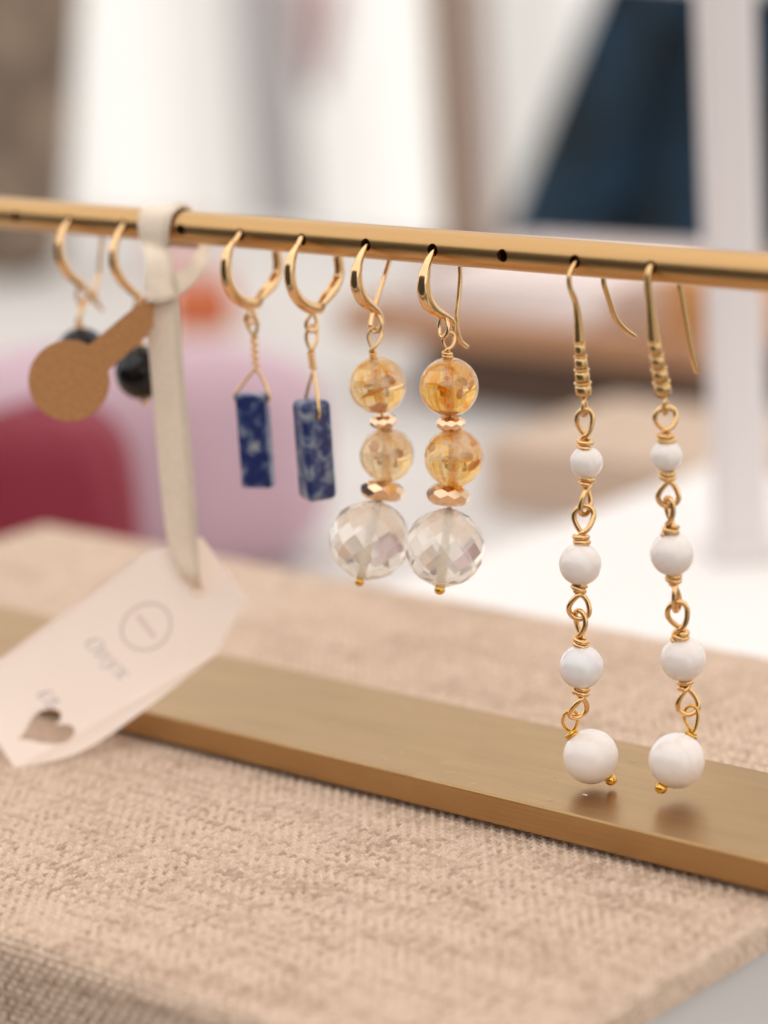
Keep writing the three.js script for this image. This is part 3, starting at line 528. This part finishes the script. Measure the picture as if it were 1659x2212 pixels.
// ---------------------------------------------------------------- round kraft label, ribbon and gift tag
{
  const D0 = 374, q = (x, y, D = D0) => at(x, y, { D });
  const g = thing('price_label', 'round brown kraft paper label with a stem folded on the second earring hook', 'label', q(320, 668));
  const pts = [], C = [149, 822], R = 88;
  const a0 = Math.atan2(745 - 822, 192 - 149), a1 = Math.atan2(800 - 822, 236 - 149) ;
  const out = []; for (let i = 0; i <= 60; i++) { const a = a1 + (i / 60) * (Math.PI * 2 - (a1 - a0)); out.push([C[0] + R * Math.cos(a), C[1] + R * Math.sin(a)]); }
  out.push([300, 655], [316, 640], [334, 655], [330, 705], [318, 725]);
  const shape = new THREE.Shape(out.map(([x, y]) => new THREE.Vector2(x, -y)));
  const place = (x, y, w) => at(x, -y, { D: D0 + 0.9 * Math.sin((x - 60) / 150) }).addScaledVector(BACK, w), P = subdivide(shape, 14);
  const rims = [], loop = shape.getPoints(); loop.forEach((p, i) => { const q2 = loop[(i + 1) % loop.length]; rims.push(grid(1, 1, (u, v) => place(lerp(p.x, q2.x, u), lerp(p.y, q2.y, u), v ? 0 : -0.22))); });
  part('paper', merge([bentFace(P, place, 0, false), bentFace(P, place, -0.22, true), ...rims]), M.kraft, g);
}
{
  const g = thing('ribbon', 'cream ribbon looped over the brass rod and hanging down to the paper tag', 'ribbon', V(-49, 0, 2.4));
  const hx = (w) => V(w, 0, 0), X = -48.6;
  const a = [V(X - 0.6, -3.5, -2.9), V(X - 0.4, -0.2, -2.75), V(X - 0.3, 1.9, -1.9), V(X - 0.2, 2.62, 0), V(X - 0.1, 1.85, 1.9), V(X, 0, 2.7), V(X, -2.2, 2.75)];
  const b = [at(343, 560, { D: 376 }), at(347, 600, { D: 375.5 }), at(350, 650, { D: 376 }), at(358, 760, { D: 377 }), at(372, 920, { D: 379 }), at(386, 1080, { D: 381 }), at(396, 1180, { D: 382.2 }), at(413, 1245, { D: 382.6 }), at(428, 1272, { D: 384.5 })];
  const wv = (w, tw = 0.35) => V(w, 0, -w * tw);
  part('band', strip([...a, ...b], [hx(3.1), hx(3.1), hx(3.1), hx(3.1), hx(3.1), hx(3.0), hx(2.8), wv(1.6, 0.5), wv(1.7, 0.6), wv(1.95, 0.6), wv(2.05, 0.6), wv(2.1, 0.5), wv(2.15, 0.5), wv(2.1, 0.5), wv(1.9, 0.4), wv(1.2, 0.3), wv(0.7, 0.2)], 0.22, 140), M.ribbon, g);
  // the tail that comes round from behind the rod and crosses the band
  const P = (x, y, D) => at(x, y, { D }), n = (x, y, k = 0.062) => RIGHT.clone().multiplyScalar(x * k).addScaledVector(UP, -y * k);
  part('tail', strip([P(362, 455, 378), P(400, 452, 381), P(430, 466, 384), P(444, 500, 385.5), P(440, 540, 385), P(420, 583, 381), P(385, 613, 376.5), P(350, 625, 374.2), P(322, 628, 374.8), P(314, 640, 377)],
    [n(4, 12), n(3, 15), n(14, 10), n(18, 0), n(15, 4), n(14, 12), n(8, 22), n(3, 26), n(-3, 26), n(-8, 20)], 0.2, 90), M.ribbon, g);
}
{
  const g = thing('gift_tag', 'pale pink paper tag with stamped ring, handwriting and a cut-out heart, hanging from the ribbon', 'tag', at(428, 1272, { D: 384 }));
  // outline measured along the two long edges; a slight curl at the free end
  const S = [0, 0.18, 0.4, 0.62, 0.82, 1, 1.2], upE = new THREE.CatmullRomCurve3([[408, 1125], [317, 1191], [215, 1265], [108, 1343], [0, 1421], [-84, 1482], [-178, 1550]].map(([x, y]) => V(x, y, 0)), false, 'centripetal');
  const loE = new THREE.CatmullRomCurve3([[568, 1335], [464, 1416], [387, 1476], [310, 1535], [173, 1625], [32, 1661], [-110, 1690]].map(([x, y]) => V(x, y, 0)), false, 'centripetal');
  const place = (s, t, w) => { const a = upE.getPoint(s), b = loE.getPoint(s), x = lerp(a.x, b.x, t), y = lerp(a.y, b.y, t), D = 384.8 - 0.6 * s - 3.4 * s * t * s + 0.5 * Math.sin(s * 4); return at(x, y, { D }).addScaledVector(BACK, w); };
  // flat outline in (s, t) with clipped corners, hole and heart; s up to 0.84 is the end edge
  const LX = 46, LY = 18, E = 0.833;
  const sh = new THREE.Shape([[0.0, 0.167], [0.0, 0.787], [0.16, 1], [E, 1], [E, 0], [0.16, 0]].map(([s, t]) => new THREE.Vector2(s * LX, t * LY)));
  const hole = new THREE.Path(); hole.absarc(0.1 * LX, 0.5 * LY, 1.1, 0, Math.PI * 2, true); sh.holes.push(hole);
  const hs = new THREE.Path(), hc = [0.70 * LX, 0.71 * LY], H = 3.7; // heart, its point towards the free end
  const hp = []; for (let i = 0; i < 40; i++) { const t = (i / 40) * Math.PI * 2, hx = Math.pow(Math.sin(t), 3), hy = (13 * Math.cos(t) - 5 * Math.cos(2 * t) - 2 * Math.cos(3 * t) - Math.cos(4 * t)) / 16; hp.push(new THREE.Vector2(hc[0] - hy * H, hc[1] + hx * H * 0.8)); }
  hs.setFromPoints(hp.reverse()); sh.holes.push(hs);
  // triangulated finely by clipping against a grid of short cells, then bent
  const P = subdivide(sh, 2.2), pl = (x, y, w) => place(x / LX, y / LY, w), face = (w, flip) => bentFace(P, pl, w, flip, LX, LY);
  const rims = []; for (const loop of [sh.getPoints(), hole.getPoints(24), hp]) { const n = loop.length; for (let i = 0; i < n; i++) { const a = loop[i], b = loop[(i + 1) % n]; rims.push(grid(1, 1, (u, v) => place(lerp(a.x, b.x, u) / LX, lerp(a.y, b.y, u) / LY, v ? 0 : -0.28))); } }
  const cv = document.createElement('canvas'); cv.width = 1024; cv.height = 400; const c = cv.getContext('2d');
  c.fillStyle = '#fdece0'; c.fillRect(0, 0, 1024, 400);
  for (let i = 0; i < 5000; i++) { c.fillStyle = `rgba(${200 + 40 * rnd()},${180 + 40 * rnd()},${170 + 40 * rnd()},0.12)`; c.fillRect(rnd() * 1024, rnd() * 400, 1 + rnd() * 6, 1); }
  c.lineCap = 'round'; c.strokeStyle = 'rgba(130,108,104,0.36)'; c.lineWidth = 7; c.beginPath(); c.ellipse(307, 205, 84, 70, 0, 0, 7); c.stroke();
  c.strokeStyle = 'rgba(150,115,110,0.32)'; c.lineWidth = 5; // worn stamp lettering across the ring
  c.save(); c.translate(307, 205); c.rotate(Math.PI / 2); for (let i = -3; i <= 3; i++) { c.beginPath(); c.moveTo(i * 13, -8); c.lineTo(i * 13 + 5, 8); c.moveTo(i * 13 - 3, 3); c.lineTo(i * 13 + 6, -5); c.stroke(); } c.restore();
  c.fillStyle = c.strokeStyle = 'rgba(100,112,122,0.42)'; c.save(); c.translate(469, 205); c.rotate(-Math.PI / 2); c.font = 'italic 66px serif'; c.textAlign = 'center'; c.textBaseline = 'middle'; c.fillText('Onyx', 0, 0); c.restore();
  c.strokeStyle = 'rgba(120,115,135,0.45)'; c.lineWidth = 5; c.save(); c.translate(655, 205); c.rotate(-Math.PI / 2); c.beginPath(); c.moveTo(-26, 14); c.quadraticCurveTo(-22, -22, -8, -14); c.moveTo(-28, 2); c.lineTo(-10, 2); c.moveTo(-28, 16); c.lineTo(-8, 15); c.moveTo(8, -16); c.lineTo(8, 16); c.moveTo(30, -14); c.lineTo(18, -14); c.lineTo(17, -2); c.quadraticCurveTo(34, -2, 30, 10); c.quadraticCurveTo(24, 18, 14, 14); c.stroke(); c.restore();
  const ct = new THREE.CanvasTexture(cv); ct.colorSpace = THREE.SRGBColorSpace; ct.flipY = true; ct.magFilter = THREE.LinearFilter;
  part('paper', merge([face(0, true), face(-0.28, false), ...rims]), std(rgb(1, 1, 1), 0.8, { map: ct, ...two }), g);
}

// ---------------------------------------------------------------- things on the table behind
{
  const p = at(38, 592, { Y: TY }), g = thing('tall_vase', 'tall grey-brown vase, blurred, at the top left above the rod', 'vase', p);
  const pts = [[0, 0], [10, 0.5], [16, 4], [19, 14], [26, 55], [34, 105], [38, 150], [36.5, 152], [35, 148], [18, 22], [0, 12]].map(([x, y]) => new THREE.Vector2(x, y));
  const t = tex(256, 256, (u, v) => { const n = 0.7 + 0.4 * fbm(u * 10, v * 24, 3, 4); return [0.78 * n, 0.70 * n, 0.62 * n]; });
  local('body', new THREE.LatheGeometry(pts, 48), std(rgb(0.9, 0.85, 0.8), 0.9, { map: t, ...two }), g);
}
{
  const p = at(986, 560, { Y: TY }), g = thing('wooden_dowel', 'thin brown upright wooden dowel, blurred, above the middle of the rod', 'dowel', p);
  local('pole', new THREE.CylinderGeometry(5.2, 5.2, 190, 20).translate(0, 95, 0), std(rgb(0.26, 0.14, 0.06), 0.7), g);
  local('foot', new THREE.CylinderGeometry(9, 10, 4, 24).translate(0, 2, 0), std(rgb(0.26, 0.14, 0.06), 0.7), g);
}
{
  const p = at(1055, 560, { Y: TY }), g = thing('pale_post', 'pale pinkish upright post just right of the brown dowel', 'post', p);
  local('shaft', new RoundedBoxGeometry(11, 190, 9, 2, 2).translate(0, 95, 0), std(rgb(0.44, 0.35, 0.31), 0.8), g); g.rotation.y = YAW;
}
{ // navy drape hanging beyond the table edge
  const D = 1180, a = at(1120, 640, { D }), g = thing('navy_drape', 'dark navy fabric hanging beyond the table, slanted at its left edge, behind the white post', 'drape', a);
  const L = new THREE.LineCurve3(V(1310, -60, 0), V(1075, 530, 0)), sheet = (off) => grid(40, 30, (u, v) => { const q = L.getPoint(v), x = lerp(q.x, 1800, u), y = lerp(q.y, q.y + 40, u); const w = 7 * Math.sin(u * 17 + v * 2) + 4 * Math.sin(u * 37 + 1); return at(x, y, { D: D + w + off }); });
  const nav = tex(256, 256, (u, v) => { const n = 0.85 + 1.1 * fbm(u * 4, v * 3, 2, 4); return [0.12 * n, 0.26 * n, 0.36 * n]; });
  part('fabric', merge([sheet(0), sheet(3)]), std(rgb(0.62, 0.62, 0.62), 0.9, { map: nav, ...two }), g);
}
{
  const D = 1750, c = at(690, -40, { D }), g = thing('mauve_scarf', 'narrow mauve scarf hanging beside the grey tent leg at the top', 'scarf', c);
  part('fabric', grid(16, 24, (u, v) => { const w = lerp(52, 12, v * v), x = 694 - 12 * v + (u - 0.5) * 2 * w, y = lerp(-60, 205, v); return at(x, y, { D: D + 8 * Math.sin(u * 12) }); }), std(rgb(0.42, 0.31, 0.31), 0.9, two), g);
}
{ // white display block with a white post on it
  const c0 = at(1170, 1130, { Y: -92 }), c1 = at(1540, 1000, { Y: -92 }), X0 = (c0.x + c1.x) / 2, z1 = c1.z;
  const g = thing('white_block', 'low white display block on the table at the right, under the white post', 'display block', V(X0 + 60, TY, z1 + 62));
  part('body', new RoundedBoxGeometry(120, 23, 124, 3, 2.5).translate(X0 + 60, TY + 11.5, z1 + 62), std(rgb(0.86, 0.82, 0.80), 0.8), g);
  const p = at(1604, 1199, { Y: -92 }), h = thing('white_post', 'thick white upright post at the right edge, blurred', 'post', p);
  h.rotation.y = YAW;
  local('shaft', new RoundedBoxGeometry(10.2, 175, 10.2, 3, 2).translate(0, 87.5, 0), std(rgb(0.74, 0.69, 0.69), 0.8), h);
  local('foot', new RoundedBoxGeometry(13.6, 3, 13.6, 2, 1).translate(0, 1.5, 0), std(rgb(0.74, 0.69, 0.69), 0.8), h);
}
{ // beige fabric box
  const a = at(1046, 1097, { Y: TY }), z = a.z, x0 = a.x, top = at(1040, 950, { Z: z }).y, x1 = at(1555, 990, { Z: z }).x, zb = at(1120, 828, { Y: top }).z;
  const g = thing('beige_box', 'small beige fabric covered box behind the right earrings', 'box', V((x0 + x1) / 2, TY, (z + zb) / 2));
  part('body', new RoundedBoxGeometry(x1 - x0, top - TY, z - zb, 3, 1.6).translate((x0 + x1) / 2, (top + TY) / 2, (z + zb) / 2), std(rgb(0.74, 0.56, 0.43), 0.95, { map: clothNoise }), g);
}
{ // wooden tray on a dark brown crate
  const z = -318, a = at(728, 722, { Z: z }), b = at(1512, 812, { Z: z }), yB = (a.y + b.y) / 2, hR = 8.6, W = b.x - a.x, dz = 92;
  const g = thing('wooden_tray', 'light wooden tray with raised rim on a dark brown crate behind the golden earrings', 'tray', V(a.x, yB, z));
  const wt = tex(256, 128, (u, v) => { const n = 0.75 + 0.35 * fbm(u * 4, v * 22, 3, 4); return [0.95 * n, 0.72 * n, 0.54 * n]; }), wm = std(rgb(0.95, 0.9, 0.85), 0.65, { map: wt }), box = (w, h, d, x, y, zz) => new RoundedBoxGeometry(w, h, d, 2, 0.8).translate(x, y, zz);
  part('floor', box(W - 1, 2.5, dz - 1, a.x + W / 2, yB + 1.25, z - dz / 2), wm, g);
  part('rim', box(W, hR, 5, a.x + W / 2, yB + hR / 2, z - 2.5), wm, g); part('rim', box(W, hR, 5, a.x + W / 2, yB + hR / 2, z - dz + 2.5), wm, g);
  part('rim', box(5, hR - 0.4, dz - 10.4, a.x + 2.5, yB + hR / 2, z - dz / 2), wm, g); part('rim', box(5, hR - 0.4, dz - 10.4, b.x - 2.5, yB + hR / 2, z - dz / 2), wm, g);
  const xc = at(905, 800, { Z: z - 6 }).x, gc = thing('brown_crate', 'dark brown wooden crate carrying the light tray', 'crate', V(xc, TY, z - 45));
  part('body', box(b.x - xc - 6, yB - TY - 0.1, dz - 14, (xc + b.x - 6) / 2, (yB + TY) / 2, z - dz / 2), std(rgb(0.10, 0.055, 0.035), 0.7), gc);
  const p1 = V(lerp(a.x, b.x, 0.36), yB + 2.6, z - 44), gp = thing('white_card_stack', 'pale pink and white cards lying in the wooden tray', 'cards', p1);
  for (let i = 0; i < 4; i++) { const m = local('card', new RoundedBoxGeometry(76 - i * 3, 3.6, 66 - i * 2, 2, 0.4), std(i % 2 ? rgb(0.86, 0.74, 0.71) : rgb(0.87, 0.82, 0.8), 0.8), gp); m.position.set(0.002 * i, 0.0019 + 0.0037 * i, 0); m.rotation.y = 0.05 * i - 0.08; }
  const o = V(lerp(a.x, b.x, 0.9), yB + 2.6, z - 30), gb = thing('wood_block', 'orange-brown wooden block at the right end of the tray', 'block', o);
  local('body', new RoundedBoxGeometry(22, 20, 30, 3, 2).translate(0, 10, 0), std(rgb(0.62, 0.31, 0.12), 0.6), gb);
}
{ // orange box and pink block at the left
  const p = at(438, 712, { Y: TY }), g = thing('orange_box', 'small orange-red box behind the left blue stone earring', 'box', p); g.rotation.y = YAW;
  local('body', new RoundedBoxGeometry(21, 14, 14, 3, 1.5).translate(0, 7, 0), std(rgb(0.62, 0.15, 0.05), 0.6), g); local('lid', new RoundedBoxGeometry(21.8, 3, 14.8, 3, 1).translate(0, 14.5, 0), std(rgb(0.6, 0.17, 0.07), 0.6), g);
  const p2 = at(392, 600, { Y: TY }), h = thing('pink_box', 'pale pink box seen just right of the ribbon under the rod', 'box', p2); h.rotation.y = YAW;
  local('body', new RoundedBoxGeometry(20, 22, 16, 3, 2).translate(0, 11, 0), std(rgb(0.80, 0.56, 0.54), 0.8), h);
}
{
  const p = at(1395, 662, { Y: TY }), g = thing('slate_box', 'dark slate box on the table just under the rod behind the last earrings', 'box', p); g.rotation.y = YAW;
  local('body', new RoundedBoxGeometry(30, 15, 14, 3, 1.2).translate(0, 7.5, 0), std(rgb(0.06, 0.07, 0.08), 0.7), g); local('lid', new RoundedBoxGeometry(31, 3, 15, 3, 1).translate(0, 15.5, 0), std(rgb(0.07, 0.08, 0.09), 0.7), g);
}
{ // lint and specks of dust on the brass bar
  const bits = [];
  for (let i = 0; i < 16; i++) { const x = lerp(-30, 52, rnd()), z = lerp(-10, 11, rnd()), a = rnd() * 6.3, l = 0.35 + rnd() * 0.8, y = HY + 0.05; bits.push(wire([V(x, y, z), V(x + l * 0.5 * Math.cos(a), y + 0.08, z + l * 0.5 * Math.sin(a)), V(x + l * Math.cos(a + 0.5), y, z + l * Math.sin(a + 0.5))], 0.022, { seg: 10, radial: 6 })); }
  const c = at(1264, 1717, { Y: HY + 0.08 }); bits.push(new THREE.IcosahedronGeometry(0.26, 1).scale(1.5, 0.35, 0.8).translate(c.x, c.y, c.z));
  const o = new THREE.Mesh(merge(bits).scale(0.001, 0.001, 0.001), std(rgb(0.75, 0.68, 0.6), 0.9)); o.name = 'lint'; o.userData.kind = 'stuff'; o.userData.label = 'tiny pale lint fibres lying on the brass base bar'; shade(o); scene.add(o);
}
// soft pouches: rounded bag with gathered folds
function pouch(name, label, cat, p, [w, h, d], mat, sd, folds) {
  const g = thing(name, label, cat, p); g.rotation.y = YAW;
  const s = grid(96, 48, (u, v) => {
    const a = u * Math.PI * 2, b = (v - 0.5) * Math.PI, sg = (x, e) => Math.sign(x) * Math.pow(Math.abs(x), e), c = sg(Math.cos(b), 0.55);
    const f = 1 + folds * Math.sin(a * 9 + sd) * Math.pow(1 - v, 0.8) + 0.06 * fbm(Math.cos(a) * 1.5 + sd, v * 2, Math.sin(a) * 1.5, 3);
    return V(w * 0.5 * c * sg(Math.cos(a), 0.75) * f, h * 0.5 * (1 + sg(Math.sin(b), 0.6) * (1 + 0.05 * Math.cos(a * 2 + sd))), -d * 0.5 * c * sg(Math.sin(a), 0.75) * f);
  });
  local('bag', s, mat, g);
  return g;
}
pouch('lavender_pouch', 'lavender fabric pouch standing behind the blue stone earrings', 'pouch', at(285, 1190, { D: 645 }).setY(TY), [92, 51, 44], phy(rgb(0.56, 0.385, 0.45), 0.8, { sheen: 0.6, sheenColor: rgb(0.9, 0.7, 0.85) }), 1.3, 0.035);
pouch('crimson_pouch', 'crimson satin pouch at the left edge behind the brown label', 'pouch', at(95, 1160, { D: 582 }).setY(TY), [40, 52, 28], phy(rgb(0.23, 0.009, 0.03), 0.55, { sheen: 0.7, sheenColor: rgb(0.8, 0.3, 0.35), sheenRoughness: 0.4 }), 4.2, 0.03);

// ---------------------------------------------------------------- draw
const renderer = new THREE.WebGLRenderer({ antialias: true });
renderer.setSize(768, 1024);
renderer.toneMapping = THREE.LinearToneMapping;
renderer.toneMappingExposure = EXPOSURE;
renderer.shadowMap.enabled = true;
scene.add(camera);
renderer.render(scene, camera);
